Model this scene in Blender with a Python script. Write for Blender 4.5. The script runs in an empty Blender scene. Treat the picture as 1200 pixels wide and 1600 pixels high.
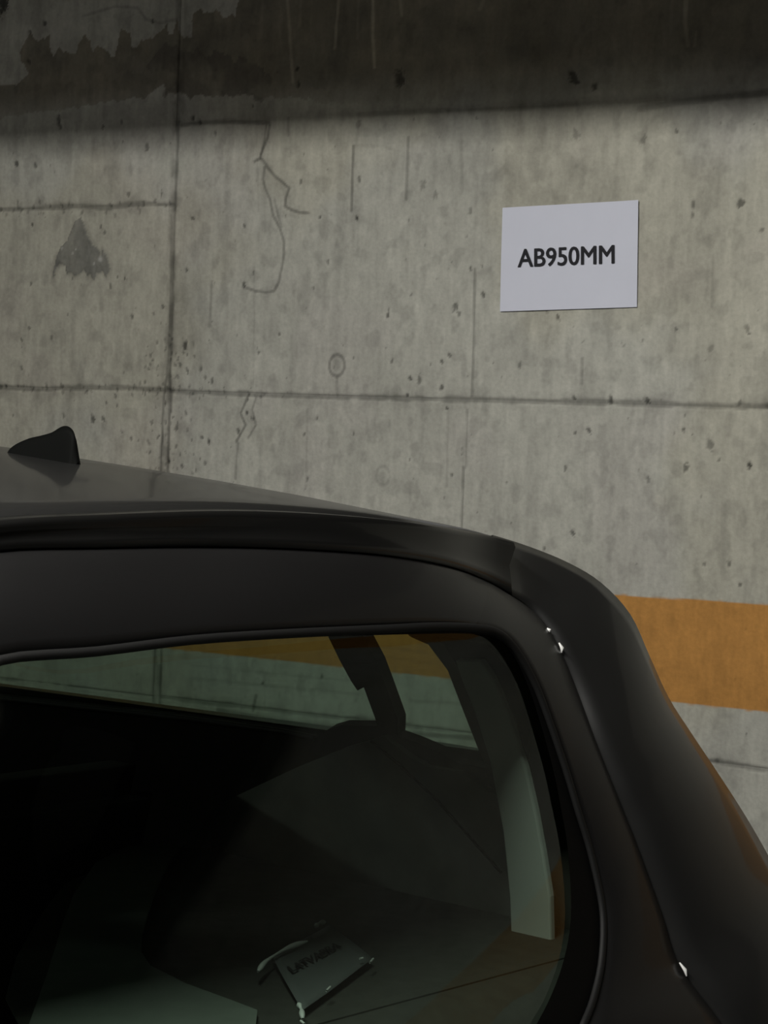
import bpy, bmesh, math, random
import numpy as np
from mathutils import Vector, Matrix
random.seed(7)
SC = bpy.context.scene
COL = SC.collection

CAM = [(0.0, -3.8674, 1.56), (0.854483, 0.518149, 0.037147), (-0.0527, 0.015323, 0.998493), (-0.516799, 0.855153, -0.0404)]
FOCAL = 3400.0
CAR_AT = [-1.8621, -1.6628, 1.5018]
C_CURVE = [(0.4826, -0.45, 1.4168), (0.4915, -0.33, 1.4184), (0.4904, -0.19, 1.4171), (0.5024, -0.05, 1.4132), (0.5086, 0.11, 1.4029), (0.4931, 0.25, 1.3853), (0.468, 0.36, 1.3625), (0.4643, 0.42, 1.341), (0.4708, 0.45, 1.3251), (0.487, 0.465, 1.3054), (0.5054, 0.475, 1.2743), (0.5268, 0.485, 1.2248), (0.5576, 0.49, 1.16), (0.5822, 0.5, 1.103), (0.5977, 0.51, 1.0618), (0.6132, 0.52, 1.0206), (0.6446, 0.54, 0.93), (0.6682, 0.55, 0.865), (0.7166, 0.58, 0.7934)]
O_CURVE = [(0.4434, -0.42, 1.4559), (0.445, -0.3, 1.4595), (0.4464, -0.15, 1.4625), (0.4506, -0.02, 1.4601), (0.456, 0.12, 1.4521), (0.4463, 0.24, 1.4412), (0.4137, 0.37, 1.4281), (0.4125, 0.44, 1.4169), (0.4168, 0.52, 1.3994), (0.4387, 0.58, 1.3776), (0.4726, 0.61, 1.3519), (0.5021, 0.64, 1.3097), (0.5199, 0.665, 1.2523), (0.5312, 0.7, 1.1931), (0.5544, 0.725, 1.1444), (0.5832, 0.75, 1.0917), (0.6146, 0.78, 1.0298), (0.647, 0.8, 0.9691), (0.696, 0.82, 0.88)]
D_CURVE = [(0.531, -0.4849, 1.3133), (0.5386, -0.3669, 1.3164), (0.5431, -0.2361, 1.3221), (0.5458, -0.0908, 1.3222), (0.5445, 0.0736, 1.3195), (0.5412, 0.1715, 1.3177), (0.5383, 0.2494, 1.3123), (0.5372, 0.2961, 1.3044), (0.5402, 0.3302, 1.2836), (0.549, 0.36, 1.2419), (0.5589, 0.3766, 1.2009), (0.5774, 0.3976, 1.129), (0.5928, 0.4094, 1.0722), (0.6052, 0.419, 1.0275), (0.623, 0.4223, 0.9682), (0.6355, 0.4144, 0.9303), (0.6511, 0.3899, 0.8881), (0.6657, 0.3544, 0.8526), (0.6756, 0.322, 0.8301)]
I_CURVE = [(0.5286, -0.4828, 1.3079), (0.536, -0.3645, 1.3115), (0.5404, -0.2332, 1.3176), (0.5431, -0.0876, 1.3175), (0.5423, 0.0766, 1.3124), (0.5398, 0.1641, 1.3094), (0.5365, 0.2446, 1.3052), (0.5351, 0.2979, 1.2969), (0.5381, 0.3279, 1.277), (0.5466, 0.3498, 1.2391), (0.5572, 0.3628, 1.1968), (0.5749, 0.3748, 1.1308), (0.5909, 0.3761, 1.0756), (0.6038, 0.3738, 1.0329), (0.6221, 0.3596, 0.9768), (0.6358, 0.3409, 0.9375), (0.6498, 0.3085, 0.9012), (0.6623, 0.269, 0.8709), (0.6726, 0.2288, 0.8468)]
OPEN_REAR = [(0.1065, 0.5903, 1.2778), (0.1497, 0.5997, 1.2508), (0.1845, 0.6029, 1.2416), (0.2125, 0.6154, 1.206), (0.2284, 0.6368, 1.145), (0.2416, 0.6532, 1.098), (0.2517, 0.6654, 1.0631), (0.191, 0.6652, 1.0638), (0.157, 0.6605, 1.0771), (0.1154, 0.6571, 1.0867), (0.0811, 0.6551, 1.0924), (0.0889, 0.646, 1.1185), (0.0782, 0.629, 1.1671), (0.0689, 0.6155, 1.2058), (0.0524, 0.6029, 1.2417), (0.041, 0.5923, 1.2721)]
OPEN_FRONT = [(-0.0331, 0.5945, 1.2657), (-0.0215, 0.6053, 1.2348), (-0.0081, 0.6172, 1.201), (0.0073, 0.6282, 1.1694), (0.0167, 0.6331, 1.1553), (0.0316, 0.6308, 1.162), (0.0382, 0.6411, 1.1326), (0.045, 0.6514, 1.1031), (-0.0327, 0.6544, 1.0946), (-0.0624, 0.6578, 1.0848), (-0.0952, 0.6647, 1.0651), (-0.1645, 0.6641, 1.0669), (-0.3874, 0.6661, 1.0612), (-0.6318, 0.6699, 1.0502), (-0.8994, 0.6741, 1.0382)]
STRIP = [(0.3426, 0.4616, 1.2418), (0.388, 0.4607, 1.2464), (0.4074, 0.4656, 1.2219), (0.4295, 0.4757, 1.1715), (0.4497, 0.4893, 1.1033), (0.4602, 0.5006, 1.047), (0.4674, 0.512, 0.9901), (0.4732, 0.5244, 0.9281), (0.4671, 0.541, 0.8452), (0.448, 0.5463, 0.8185), (0.414, 0.5477, 0.8117), (0.397, 0.5437, 0.8315), (0.4025, 0.5269, 0.9156), (0.401, 0.5087, 1.0065), (0.3891, 0.4892, 1.1041), (0.3687, 0.4754, 1.1732), (0.351, 0.4668, 1.2159)]
CREASE = [(0.0908, 0.6044, 1.0882), (0.1399, 0.6077, 1.0605), (0.2115, 0.6135, 1.0126), (0.2694, 0.6193, 0.9641), (0.3171, 0.6243, 0.9226)]
FIN = [(-0.0695, 1.4974), (-0.0633, 1.507), (-0.0491, 1.5152), (-0.0232, 1.5236), (-0.0012, 1.5277), (0.0217, 1.5326), (0.0342, 1.538), (0.0442, 1.5416), (0.0543, 1.5419), (0.0633, 1.538), (0.0687, 1.5307), (0.072, 1.5144), (0.0766, 1.4964)]
TAG = [[(0.324, 0.1344), (0.2425, 0.3308), (0.4118, 0.2279), (0.5179, -0.0151)], 0.875]
TAGTEXT = [(0.4003, 0.0921), (0.3518, 0.2342)]
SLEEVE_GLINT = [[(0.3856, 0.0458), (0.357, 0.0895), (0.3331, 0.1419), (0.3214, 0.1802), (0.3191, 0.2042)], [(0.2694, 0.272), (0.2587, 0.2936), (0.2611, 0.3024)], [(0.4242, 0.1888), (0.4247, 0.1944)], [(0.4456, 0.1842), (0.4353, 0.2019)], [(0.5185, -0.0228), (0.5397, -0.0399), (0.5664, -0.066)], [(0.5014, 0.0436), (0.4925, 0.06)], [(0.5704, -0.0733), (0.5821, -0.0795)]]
LSHAPE_Z = [(0.3534, -0.285), (0.1845, -0.1156), (-0.0096, 0.0751), (-0.1208, 0.1875), (-0.2681, 0.3586), (-0.3298, 0.4797), (-0.2923, 0.5697), (-0.2001, 0.4442), (-0.0492, 0.2756), (0.1114, 0.1065), (0.1868, 0.0354), (0.2471, -0.0036), (0.3378, -0.0295), (0.4137, -0.0392), (0.4787, -0.0491), (0.5467, -0.1223)]
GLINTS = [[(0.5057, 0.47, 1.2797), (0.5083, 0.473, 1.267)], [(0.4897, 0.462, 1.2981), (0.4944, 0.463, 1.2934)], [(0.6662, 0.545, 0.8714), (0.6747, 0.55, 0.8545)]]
STAIN = [(-3.3536, 2.4002), (-3.3335, 2.4253), (-3.3082, 2.4092), (-3.2745, 2.4173), (-3.2648, 2.3632), (-3.2469, 2.3853), (-3.2162, 2.3663), (-3.1977, 2.3681), (-3.1912, 2.3908), (-3.1754, 2.41), (-3.1582, 2.3946), (-3.148, 2.3711), (-3.1357, 2.3847), (-3.1173, 2.3794), (-3.0981, 2.3569), (-3.0837, 2.359), (-3.0715, 2.4151), (-3.0441, 2.4049), (-3.0375, 2.3748), (-3.0232, 2.3754), (-3.0096, 2.3916), (-2.9778, 2.3953), (-2.952, 2.412), (-2.9418, 2.4211), (-2.9322, 2.401), (-2.9218, 2.4031), (-2.916, 2.4307), (-2.9023, 2.395), (-2.8725, 2.389), (-2.8713, 2.4417), (-2.8543, 2.4489), (-2.8315, 2.4363), (-2.8094, 2.4404), (-2.7882, 2.4225), (-2.7682, 2.4295), (-2.7545, 2.4259), (-2.7527, 2.4614), (-2.7427, 2.85), (5.0, 2.85), (5.0, 2.3), (1.0, 2.26), (-1.4085, 2.2291), (-1.5322, 2.2092), (-1.7936, 2.2018), (-1.9312, 2.2017), (-2.221, 2.2105), (-2.4364, 2.2212), (-2.6637, 2.2515), (-2.8672, 2.2608), (-2.9338, 2.2695), (-2.9418, 2.2923), (-2.9902, 2.2665), (-3.116, 2.2579), (-3.2264, 2.2484), (-3.4165, 2.2344), (-3.495, 2.2376), (-3.4979, 2.312), (-3.4195, 2.3097), (-3.3711, 2.3103), (-3.3337, 2.3319), (-3.3519, 2.3591), (-3.3642, 2.3788)]
PURPLE = [(-2.9896, 2.3369), (-2.9387, 2.3874), (-2.8713, 2.3584), (-2.7337, 2.3301), (-2.649, 2.2943), (-2.667, 2.2516), (-2.8672, 2.2608), (-2.9338, 2.2695), (-2.9564, 2.3042)]
STREAKS = [([(-2.6267, 2.4662), (-2.6172, 2.3981), (-2.6094, 2.3301), (-2.6023, 2.2784)], 5, 1.9), ([(-2.5901, 2.4502), (-2.5911, 2.3965)], 5, 1.3), ([(-2.4937, 2.4503), (-2.4978, 2.3973), (-2.5003, 2.3441)], 4, 2.0), ([(-2.4103, 2.4511), (-2.4084, 2.3719), (-2.4006, 2.2989)], 5, 2.2), ([(-2.4459, 2.4404), (-2.4456, 2.3609)], 4, 1.3), ([(-2.3445, 2.4335), (-2.3385, 2.4004)], 5, 1.6), ([(-1.7054, 2.4019), (-1.7071, 2.3535), (-1.6982, 2.3044)], 6, 2.0), ([(-1.6822, 2.3277), (-1.6849, 2.3012)], 4, 1.6), ([(-2.6884, 2.4434), (-2.6888, 2.3753)], 5, 1.2), ([(-1.7353, 2.3918), (-1.7352, 2.3309)], 4, 1.3), ([(-2.1487, 2.4201), (-2.1553, 2.4026)], 6, 1.6)]
MORTAR = [(-3.1663, 2.001), (-3.1545, 1.9835), (-3.1462, 1.9603), (-3.1288, 1.9399), (-3.1117, 1.9254), (-3.1056, 1.911), (-3.1027, 1.931), (-3.0911, 1.9137), (-3.0811, 1.8921), (-3.0789, 1.8821), (-3.0891, 1.8649), (-3.097, 1.8793), (-3.1152, 1.8765), (-3.1218, 1.8593), (-3.1334, 1.8737), (-3.1406, 1.868), (-3.1522, 1.8825), (-3.1667, 1.8738), (-3.1776, 1.8681), (-3.1891, 1.8768), (-3.2039, 1.874), (-3.2084, 1.8929), (-3.2236, 1.8973), (-3.2344, 1.8858), (-3.2445, 1.8566), (-3.2419, 1.8858), (-3.2318, 1.9148), (-3.2214, 1.9366), (-3.2032, 1.9494), (-3.193, 1.9725), (-3.1827, 1.994)]
MORTAR_HI = [((-3.1054, 1.9066), 6), ((-3.1233, 1.8967), 3), ((-3.1853, 1.9203), 3), ((-3.1763, 1.9289), 2), ((-3.2175, 1.9322), 3)]
CRACKS = [([(-2.6594, 2.1887), (-2.6632, 2.163), (-2.6739, 2.1401), (-2.6814, 2.1213), (-2.6711, 2.1127), (-2.6605, 2.0988), (-2.6398, 2.0791), (-2.6161, 2.0636), (-2.6026, 2.0537), (-2.61, 2.0349), (-2.6125, 2.0159), (-2.5957, 2.0075), (-2.5742, 2.0016), (-2.5514, 1.9999)], 2.6, 0.55), ([(-2.6677, 2.189), (-2.6713, 2.1564), (-2.68, 2.1267)], 2, 0.6), ([(-2.6944, 2.1135), (-2.6813, 2.1185)], 3, 0.5), ([(-2.6688, 2.099), (-2.6711, 2.0745), (-2.6653, 2.0552), (-2.651, 2.0303), (-2.6412, 1.9947), (-2.6237, 1.9699), (-2.6127, 1.9439), (-2.6099, 1.9166), (-2.6137, 1.8894), (-2.6205, 1.8554), (-2.6328, 1.8349), (-2.6542, 1.8322), (-2.6793, 1.8349), (-2.7098, 1.8432)], 2.6, 0.6), ([(-2.6394, 2.0301), (-2.6298, 1.9986), (-2.6188, 1.9725)], 2, 0.72), ([(-2.69, 1.6118), (-2.6992, 1.5908), (-2.7085, 1.5712), (-2.7012, 1.5576), (-2.694, 1.5467), (-2.7067, 1.527), (-2.7178, 1.5099)], 2.4, 0.5), ([(-2.6696, 1.6054), (-2.6786, 1.5803), (-2.6672, 1.5476), (-2.6861, 1.5194)], 2, 0.65), ([(-2.7126, 1.5074), (-2.716, 1.4684), (-2.7161, 1.4295)], 2, 0.7), ([(-2.4454, 2.1378), (-2.4456, 2.0686), (-2.4443, 2.0019)], 2.4, 0.55), ([(-2.3122, 2.1503), (-2.3112, 2.0913), (-2.3114, 2.0257)], 3, 0.66), ([(-2.1439, 1.8803), (-2.1408, 1.7769), (-2.1397, 1.6863), (-2.14, 1.6242)], 2.2, 0.62), ([(-2.1491, 1.5954), (-2.1469, 1.4785)], 1.8, 0.72), ([(-2.1528, 1.4782), (-2.1514, 1.4132), (-2.1515, 1.348)], 2.2, 0.6), ([(-2.797, 1.8557), (-2.7981, 1.8001), (-2.7998, 1.7583)], 3, 0.75), ([(-1.6284, 1.9019), (-1.6266, 1.8048)], 2.4, 0.82), ([(-1.8946, 1.7033), (-1.8937, 1.653)], 2, 0.7), ([(-2.4454, 2.1378), (-2.3857, 2.1358), (-2.331, 2.1234)], 2, 0.92), ([(-2.4658, 1.6537), (-2.4626, 1.6161)], 3, 0.75), ([(-2.6122, 2.2018), (-2.6091, 2.1678)], 3, 0.7), ([(-2.1886, 2.1523), (-2.1804, 2.0358)], 3, 0.85), ([(-2.6952, 2.212), (-2.6799, 2.0063)], 1.6, 0.9), ([(-2.6859, 1.9104), (-2.6776, 1.6355)], 1.6, 0.88), ([(-2.5369, 1.5844), (-2.5332, 1.4214)], 2, 0.86), ([(-2.1938, 1.5941), (-2.1899, 1.4374)], 2, 0.86), ([(-1.793, 2.187), (-1.713, 2.1958), (-1.6215, 2.2013), (-1.5195, 2.2074)], 6, 0.7), ([(-2.8906, 2.1977), (-2.8647, 2.2009), (-2.779, 2.2016), (-2.6612, 2.1942)], 4, 0.6), ([(-2.4355, 2.2012), (-2.3422, 2.2026), (-2.2206, 2.2014)], 5, 0.8), ([(-2.2206, 2.2014), (-2.0878, 2.1996), (-1.9312, 2.2017)], 4, 0.78), ([(-3.179, 2.4547), (-3.0882, 2.4701), (-3.025, 2.463), (-3.0007, 2.4361), (-2.9613, 2.4252), (-2.9177, 2.4308)], 2.5, 0.75), ([(-2.6814, 1.883), (-2.4171, 1.7749)], 0.1, 0.99), ([(-2.6426, 0.9641), (-2.6496, 0.9315)], 3, 0.5), ([(-2.7425, 0.9221), (-2.5575, 0.9159), (-2.3801, 0.918)], 4, 0.6), ([(-2.2709, 0.9215), (-2.1794, 0.9259), (-2.0752, 0.9305)], 4, 0.55), ([(-2.3406, 1.0966), (-2.2019, 1.0925), (-2.1415, 1.0873)], 2, 0.7), ([(-2.3397, 1.0765), (-2.1708, 1.0716)], 2, 0.75), ([(-2.2585, 0.9906), (-2.1375, 0.996)], 3, 0.8), ([(-2.8143, 0.9857), (-2.3833, 0.9919)], 3, 0.82), ([(-2.8154, 1.0138), (-2.3844, 1.0187)], 2, 0.85)]
PITS = [((-3.3639, 2.128), 7, 0.4), ((-3.3063, 2.1219), 6, 0.55), ((-3.2405, 2.2258), 8, 0.5), ((-3.238, 2.2112), 7, 0.55), ((-3.1119, 2.2034), 5, 0.6), ((-3.0597, 2.2128), 5, 0.7), ((-2.9874, 2.1549), 8, 0.6), ((-3.3104, 1.9873), 4, 0.3), ((-3.0351, 2.0513), 6, 0.6), ((-2.9424, 2.0506), 6, 0.55), ((-2.8618, 2.2133), 5, 0.5), ((-2.8423, 2.2014), 6, 0.5), ((-2.8019, 2.179), 5, 0.6), ((-2.8543, 1.9928), 5, 0.55), ((-2.5738, 2.0665), 5, 0.6), ((-2.4282, 2.0681), 6, 0.6), ((-2.522, 1.9913), 4, 0.5), ((-2.431, 1.987), 5, 0.35), ((-2.7171, 1.9768), 4, 0.5), ((-2.8654, 1.7156), 8, 0.33), ((-2.8671, 1.8825), 5, 0.55), ((-2.7118, 1.8487), 6, 0.45), ((-2.6893, 1.8734), 4, 0.6), ((-2.9285, 1.7996), 5, 0.5), ((-2.9527, 1.7853), 4, 0.7), ((-3.0132, 1.7793), 5, 0.6), ((-3.1983, 1.781), 3, 0.6), ((-3.3088, 1.8509), 4, 0.55), ((-3.2432, 1.7282), 5, 0.7), ((-3.3106, 1.751), 5, 0.7), ((-3.3325, 1.7228), 4, 0.5), ((-3.3299, 1.6579), 5, 0.6), ((-2.8759, 1.6733), 6, 0.6), ((-2.82, 1.6659), 5, 0.6), ((-2.7879, 1.6386), 6, 0.5), ((-2.8071, 1.6466), 5, 0.6), ((-2.667, 1.7018), 5, 0.55), ((-2.6156, 1.7421), 4, 0.6), ((-2.4986, 1.8955), 5, 0.6), ((-2.3457, 1.786), 6, 0.4), ((-2.3445, 1.7953), 4, 0.55), ((-2.1865, 1.8026), 8, 0.5), ((-2.177, 1.7896), 6, 0.65), ((-2.1543, 1.8803), 4, 0.5), ((-2.1239, 1.8286), 6, 0.45), ((-2.292, 1.8271), 4, 0.6), ((-1.9516, 1.7833), 6, 0.45), ((-2.2131, 1.6916), 5, 0.5), ((-2.1957, 1.7049), 5, 0.6), ((-2.3322, 1.6909), 5, 0.6), ((-2.033, 1.687), 6, 0.6), ((-2.286, 1.6548), 5, 0.4), ((-2.2645, 1.6526), 7, 0.6), ((-2.2108, 1.6381), 7, 0.4), ((-2.1969, 1.5966), 4, 0.4), ((-1.9093, 1.6249), 5, 0.4), ((-1.8299, 1.6219), 7, 0.35), ((-1.7537, 1.6239), 8, 0.35), ((-2.2922, 1.6217), 4, 0.4), ((-1.8743, 1.5617), 6, 0.45), ((-1.9047, 1.5556), 4, 0.6), ((-1.6736, 1.5708), 4, 0.5), ((-1.6171, 1.5447), 10, 0.65), ((-1.6649, 1.4963), 8, 0.5), ((-1.5363, 1.5066), 6, 0.25), ((-1.744, 1.4731), 6, 0.6), ((-1.9227, 1.4854), 5, 0.6), ((-2.1789, 1.4602), 5, 0.6), ((-1.9, 1.3586), 6, 0.5), ((-1.5702, 1.3193), 6, 0.5), ((-1.6182, 1.3149), 5, 0.6), ((-1.5451, 1.2809), 4, 0.5), ((-2.0575, 1.2914), 5, 0.5), ((-1.9622, 1.3231), 5, 0.5), ((-1.6983, 1.7617), 5, 0.6), ((-1.5522, 1.763), 8, 0.7), ((-1.5761, 2.0001), 9, 0.45), ((-1.6749, 1.9997), 6, 0.65), ((-1.674, 1.9802), 5, 0.7), ((-1.7145, 2.141), 5, 0.6), ((-1.7835, 2.1276), 9, 0.75), ((-3.0853, 1.5472), 6, 0.55), ((-3.2004, 1.5524), 5, 0.6), ((-3.1147, 1.5463), 8, 0.45), ((-3.0777, 1.5834), 4, 0.55), ((-3.0528, 1.5984), 5, 0.5), ((-3.0484, 1.5799), 4, 0.55), ((-3.0038, 1.5068), 5, 0.6), ((-3.0315, 1.5202), 4, 0.6), ((-2.9481, 1.5443), 6, 0.6), ((-2.8807, 1.5351), 7, 0.55), ((-2.8558, 1.5683), 5, 0.7), ((-2.8086, 1.5151), 4, 0.45), ((-2.791, 1.5073), 5, 0.33), ((-2.7993, 1.4594), 6, 0.6), ((-2.6934, 1.573), 5, 0.4), ((-2.7153, 1.5322), 6, 0.45), ((-2.6761, 1.5597), 6, 0.6), ((-2.5427, 1.5298), 4, 0.6), ((-2.5119, 1.5675), 4, 0.6), ((-2.4195, 1.5368), 4, 0.6), ((-2.5307, 1.4378), 5, 0.6), ((-2.6271, 0.9933), 4, 0.4), ((-2.4756, 1.0211), 4, 0.5), ((-2.3375, 2.2733), 16, 0.45), ((-1.9377, 2.2533), 13, 0.4), ((-1.8909, 2.2348), 8, 0.5), ((-2.5921, 2.3049), 5, 0.4), ((-2.589, 2.2724), 6, 0.5), ((-2.7044, 2.2315), 4, 0.5), ((-3.2907, 2.4459), 6, 0.45), ((-2.9828, 2.4307), 5, 0.45), ((-3.4172, 2.4994), 24, 0.2), ((-3.3337, 2.4282), 4, 0.4), ((-3.3349, 2.3626), 8, 0.6), ((-3.3506, 1.5465), 4, 0.6), ((-3.1867, 1.8638), 4, 0.6), ((-3.0582, 1.8663), 3.5, 0.5), ((-3.0382, 1.8634), 3.5, 0.5), ((-3.0775, 1.8477), 6, 0.6), ((-3.1101, 1.9785), 5, 0.6), ((-3.0986, 1.9654), 5, 0.6), ((-1.5328, 1.949), 6, 0.7), ((-1.6255, 1.7259), 7, 0.8), ((-1.5624, 1.6241), 6, 0.7), ((-2.1594, 1.9966), 6, 0.75), ((-2.2431, 2.0307), 8, 0.8), ((-2.2743, 2.051), 10, 0.8), ((-2.4347, 2.1813), 8, 0.8), ((-1.9923, 1.9935), 8, 0.8), ((-1.9285, 2.1427), 10, 0.8)]
RINGS = [((-2.4669, 1.6792), 14, 0.6), ((-2.3435, 1.4516), 12, 0.82)]
STRIPE_TOP = [(-1.7839, 1.2441), (-1.4873, 1.2487)]
STRIPE_BOT = [(-1.66, 1.0456), (-1.4777, 1.0454)]
SIGN = [(-2.0833, 2.0016), (-1.7849, 2.0106), (-1.7795, 1.8042), (-2.0799, 1.794)]
SIGNTEXT = [(-2.0418, 1.8823), (-1.8311, 1.8886), (-2.0434, 1.918)]
VJOINT = [(-2.9055, 2.2626), (-2.9044, 2.1926), (-2.9044, 2.1086), (-2.9056, 2.0105), (-2.905, 1.9122), (-2.9045, 1.8137), (-2.9039, 1.7151), (-2.9057, 1.6304), (-2.9075, 1.5456), (-2.9084, 1.4393)]
ZJ2 = [(-3.4082, 2.0229), (-3.2928, 2.0236), (-3.1803, 2.0272), (-3.0882, 2.0225), (-2.9983, 2.0293), (-2.9097, 2.0246)]
ZJ1 = [(-3.392, 1.6122), (-3.2764, 1.6104), (-3.1638, 1.616), (-3.0174, 1.6194), (-2.8752, 1.6142), (-2.6699, 1.6123), (-2.4737, 1.6131), (-2.2857, 1.6139), (-2.1351, 1.6152), (-1.9328, 1.6167), (-1.767, 1.6186), (-1.6336, 1.6173), (-1.5046, 1.6185)]
ZJ0 = [(-1.576, 0.9411), (-1.524, 0.9384), (-1.4726, 0.9358)]
ZJ3 = [(-2.8997, 2.2064), (-2.3734, 2.2092), (-1.9313, 2.2054), (-1.5321, 2.2056)]

# ---------------------------------------------------------------- camera
cam_data = bpy.data.cameras.new('camera')
cam = bpy.data.objects.new('camera', cam_data)
COL.objects.link(cam)
c, r, u, f = [Vector(v) for v in CAM]
cam.matrix_world = Matrix(((r.x, u.x, -f.x, c.x), (r.y, u.y, -f.y, c.y), (r.z, u.z, -f.z, c.z), (0, 0, 0, 1)))
cam_data.sensor_fit = 'VERTICAL'
cam_data.sensor_height = 24.0
cam_data.lens = FOCAL / 1600 * 24.0
cam_data.clip_start = 0.02
SC.camera = cam

# ---------------------------------------------------------------- world, exposure
world = bpy.data.worlds.new('garage_air')
SC.world = world
world.use_nodes = True
bg = world.node_tree.nodes['Background']
bg.inputs[0].default_value = (0.6, 0.62, 0.58, 1)
bg.inputs[1].default_value = 0.02
SC.view_settings.view_transform = 'Standard'
SC.view_settings.look = 'None'
SC.view_settings.gamma = 1
SC.view_settings.exposure = 0.0
SC.view_settings.use_curve_mapping = False

CEIL = 2.8
# strip lamps: x, y, power, added shadow plate towards the wall?
LAMPS = [(-1.4, -3.0, 74, True), (-7.5, -4.2, 112, False), (-2.5, -10.5, 4, False)]  # second lamp is added, unseen fill for the dark upper wall
LAMP_Z = 2.74
def lamp_light(x, y, z, power, shaded):
    if shaded:
        d = bpy.data.lights.new('strip_light', 'AREA'); d.shape = 'RECTANGLE'; d.size = 1.4; d.size_y = 0.02
    else:
        d = bpy.data.lights.new('strip_light', 'POINT'); d.shadow_soft_size = 0.12
    d.energy = power; d.color = (1.0, 0.985, 0.925)
    o = bpy.data.objects.new('strip_light', d); COL.objects.link(o)
    o.location = (x, y, z)
    if shaded: o.rotation_euler = (math.radians(35), 0, 0)
    return o

# ---------------------------------------------------------------- materials
def mat(name, col, rough=0.6, metal=0.0, coat=0.0, spec=0.5, noise=0.0, nscale=60.0, bump=0.0, emit=None):
    m = bpy.data.materials.new(name); m.use_nodes = True
    nt = m.node_tree; b = nt.nodes['Principled BSDF']
    b.inputs['Base Color'].default_value = (*col, 1)
    b.inputs['Roughness'].default_value = rough
    b.inputs['Metallic'].default_value = metal
    b.inputs['Coat Weight'].default_value = coat
    b.inputs['Coat Roughness'].default_value = 0.06
    b.inputs['Specular IOR Level'].default_value = spec
    if emit:
        b.inputs['Emission Color'].default_value = (*emit[0], 1); b.inputs['Emission Strength'].default_value = emit[1]
    if noise or bump:
        tc = nt.nodes.new('ShaderNodeTexCoord'); n = nt.nodes.new('ShaderNodeTexNoise')
        n.inputs['Scale'].default_value = nscale; n.inputs['Detail'].default_value = 5
        nt.links.new(tc.outputs['Object'], n.inputs['Vector'])
        if noise:
            mr = nt.nodes.new('ShaderNodeMapRange')
            mr.inputs['To Min'].default_value = 1 - noise; mr.inputs['To Max'].default_value = 1 + noise
            nt.links.new(n.outputs['Fac'], mr.inputs['Value'])
            mx = nt.nodes.new('ShaderNodeVectorMath'); mx.operation = 'SCALE'
            mx.inputs[0].default_value = col
            nt.links.new(mr.outputs['Result'], mx.inputs['Scale'])
            nt.links.new(mx.outputs['Vector'], b.inputs['Base Color'])
        if bump:
            bp = nt.nodes.new('ShaderNodeBump'); bp.inputs['Strength'].default_value = bump; bp.inputs['Distance'].default_value = 0.002
            nt.links.new(n.outputs['Fac'], bp.inputs['Height']); nt.links.new(bp.outputs['Normal'], b.inputs['Normal'])
    return m

def glass_mat(name, tint, f0=0.045):
    m = bpy.data.materials.new(name); m.use_nodes = True
    nt = m.node_tree; nt.nodes.clear()
    out = nt.nodes.new('ShaderNodeOutputMaterial'); mix = nt.nodes.new('ShaderNodeMixShader')
    tr = nt.nodes.new('ShaderNodeBsdfTransparent'); gl = nt.nodes.new('ShaderNodeBsdfGlossy'); fr = nt.nodes.new('ShaderNodeLayerWeight')
    tr.inputs['Color'].default_value = (*tint, 1)
    gl.inputs['Roughness'].default_value = 0.02; gl.inputs['Color'].default_value = (0.9, 0.95, 0.92, 1)
    pw = nt.nodes.new('ShaderNodeMath'); pw.operation = 'POWER'; pw.inputs[1].default_value = 5.0
    fr.inputs['Blend'].default_value = 0.5
    nt.links.new(fr.outputs['Facing'], pw.inputs[0])
    ma = nt.nodes.new('ShaderNodeMath'); ma.operation = 'MULTIPLY_ADD'; ma.inputs[1].default_value = 1 - f0; ma.inputs[2].default_value = f0
    nt.links.new(pw.outputs[0], ma.inputs[0]); nt.links.new(ma.outputs[0], mix.inputs[0]); nt.links.new(tr.outputs[0], mix.inputs[1]); nt.links.new(gl.outputs[0], mix.inputs[2])
    nt.links.new(mix.outputs[0], out.inputs[0])
    return m

def concrete_mat(name):
    m = bpy.data.materials.new(name); m.use_nodes = True
    nt = m.node_tree; b = nt.nodes['Principled BSDF']; L = nt.links
    at = nt.nodes.new('ShaderNodeAttribute'); at.attribute_name = 'tone'
    tc = nt.nodes.new('ShaderNodeTexCoord')
    n = nt.nodes.new('ShaderNodeTexNoise'); n.inputs['Scale'].default_value = 120; n.inputs['Detail'].default_value = 6
    mp = nt.nodes.new('ShaderNodeMapping'); mp.inputs['Scale'].default_value = (1, 1, 0.25)
    n2 = nt.nodes.new('ShaderNodeTexNoise'); n2.inputs['Scale'].default_value = 70; n2.inputs['Detail'].default_value = 4
    L.new(tc.outputs['Object'], n.inputs['Vector']); L.new(tc.outputs['Object'], mp.inputs['Vector']); L.new(mp.outputs[0], n2.inputs['Vector'])
    ad = nt.nodes.new('ShaderNodeMath'); ad.operation = 'ADD'; L.new(n.outputs['Fac'], ad.inputs[0]); L.new(n2.outputs['Fac'], ad.inputs[1])
    mr = nt.nodes.new('ShaderNodeMapRange'); mr.inputs['From Min'].default_value = 0.6; mr.inputs['From Max'].default_value = 1.4
    mr.inputs['To Min'].default_value = 0.86; mr.inputs['To Max'].default_value = 1.14
    L.new(ad.outputs[0], mr.inputs['Value'])
    sc = nt.nodes.new('ShaderNodeVectorMath'); sc.operation = 'SCALE'
    L.new(at.outputs['Color'], sc.inputs[0]); L.new(mr.outputs[0], sc.inputs['Scale']); L.new(sc.outputs[0], b.inputs['Base Color'])
    b.inputs['Roughness'].default_value = 0.88; b.inputs['Specular IOR Level'].default_value = 0.25
    bp = nt.nodes.new('ShaderNodeBump'); bp.inputs['Strength'].default_value = 0.35; bp.inputs['Distance'].default_value = 0.002
    L.new(ad.outputs[0], bp.inputs['Height']); L.new(bp.outputs[0], b.inputs['Normal'])
    return m

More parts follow.
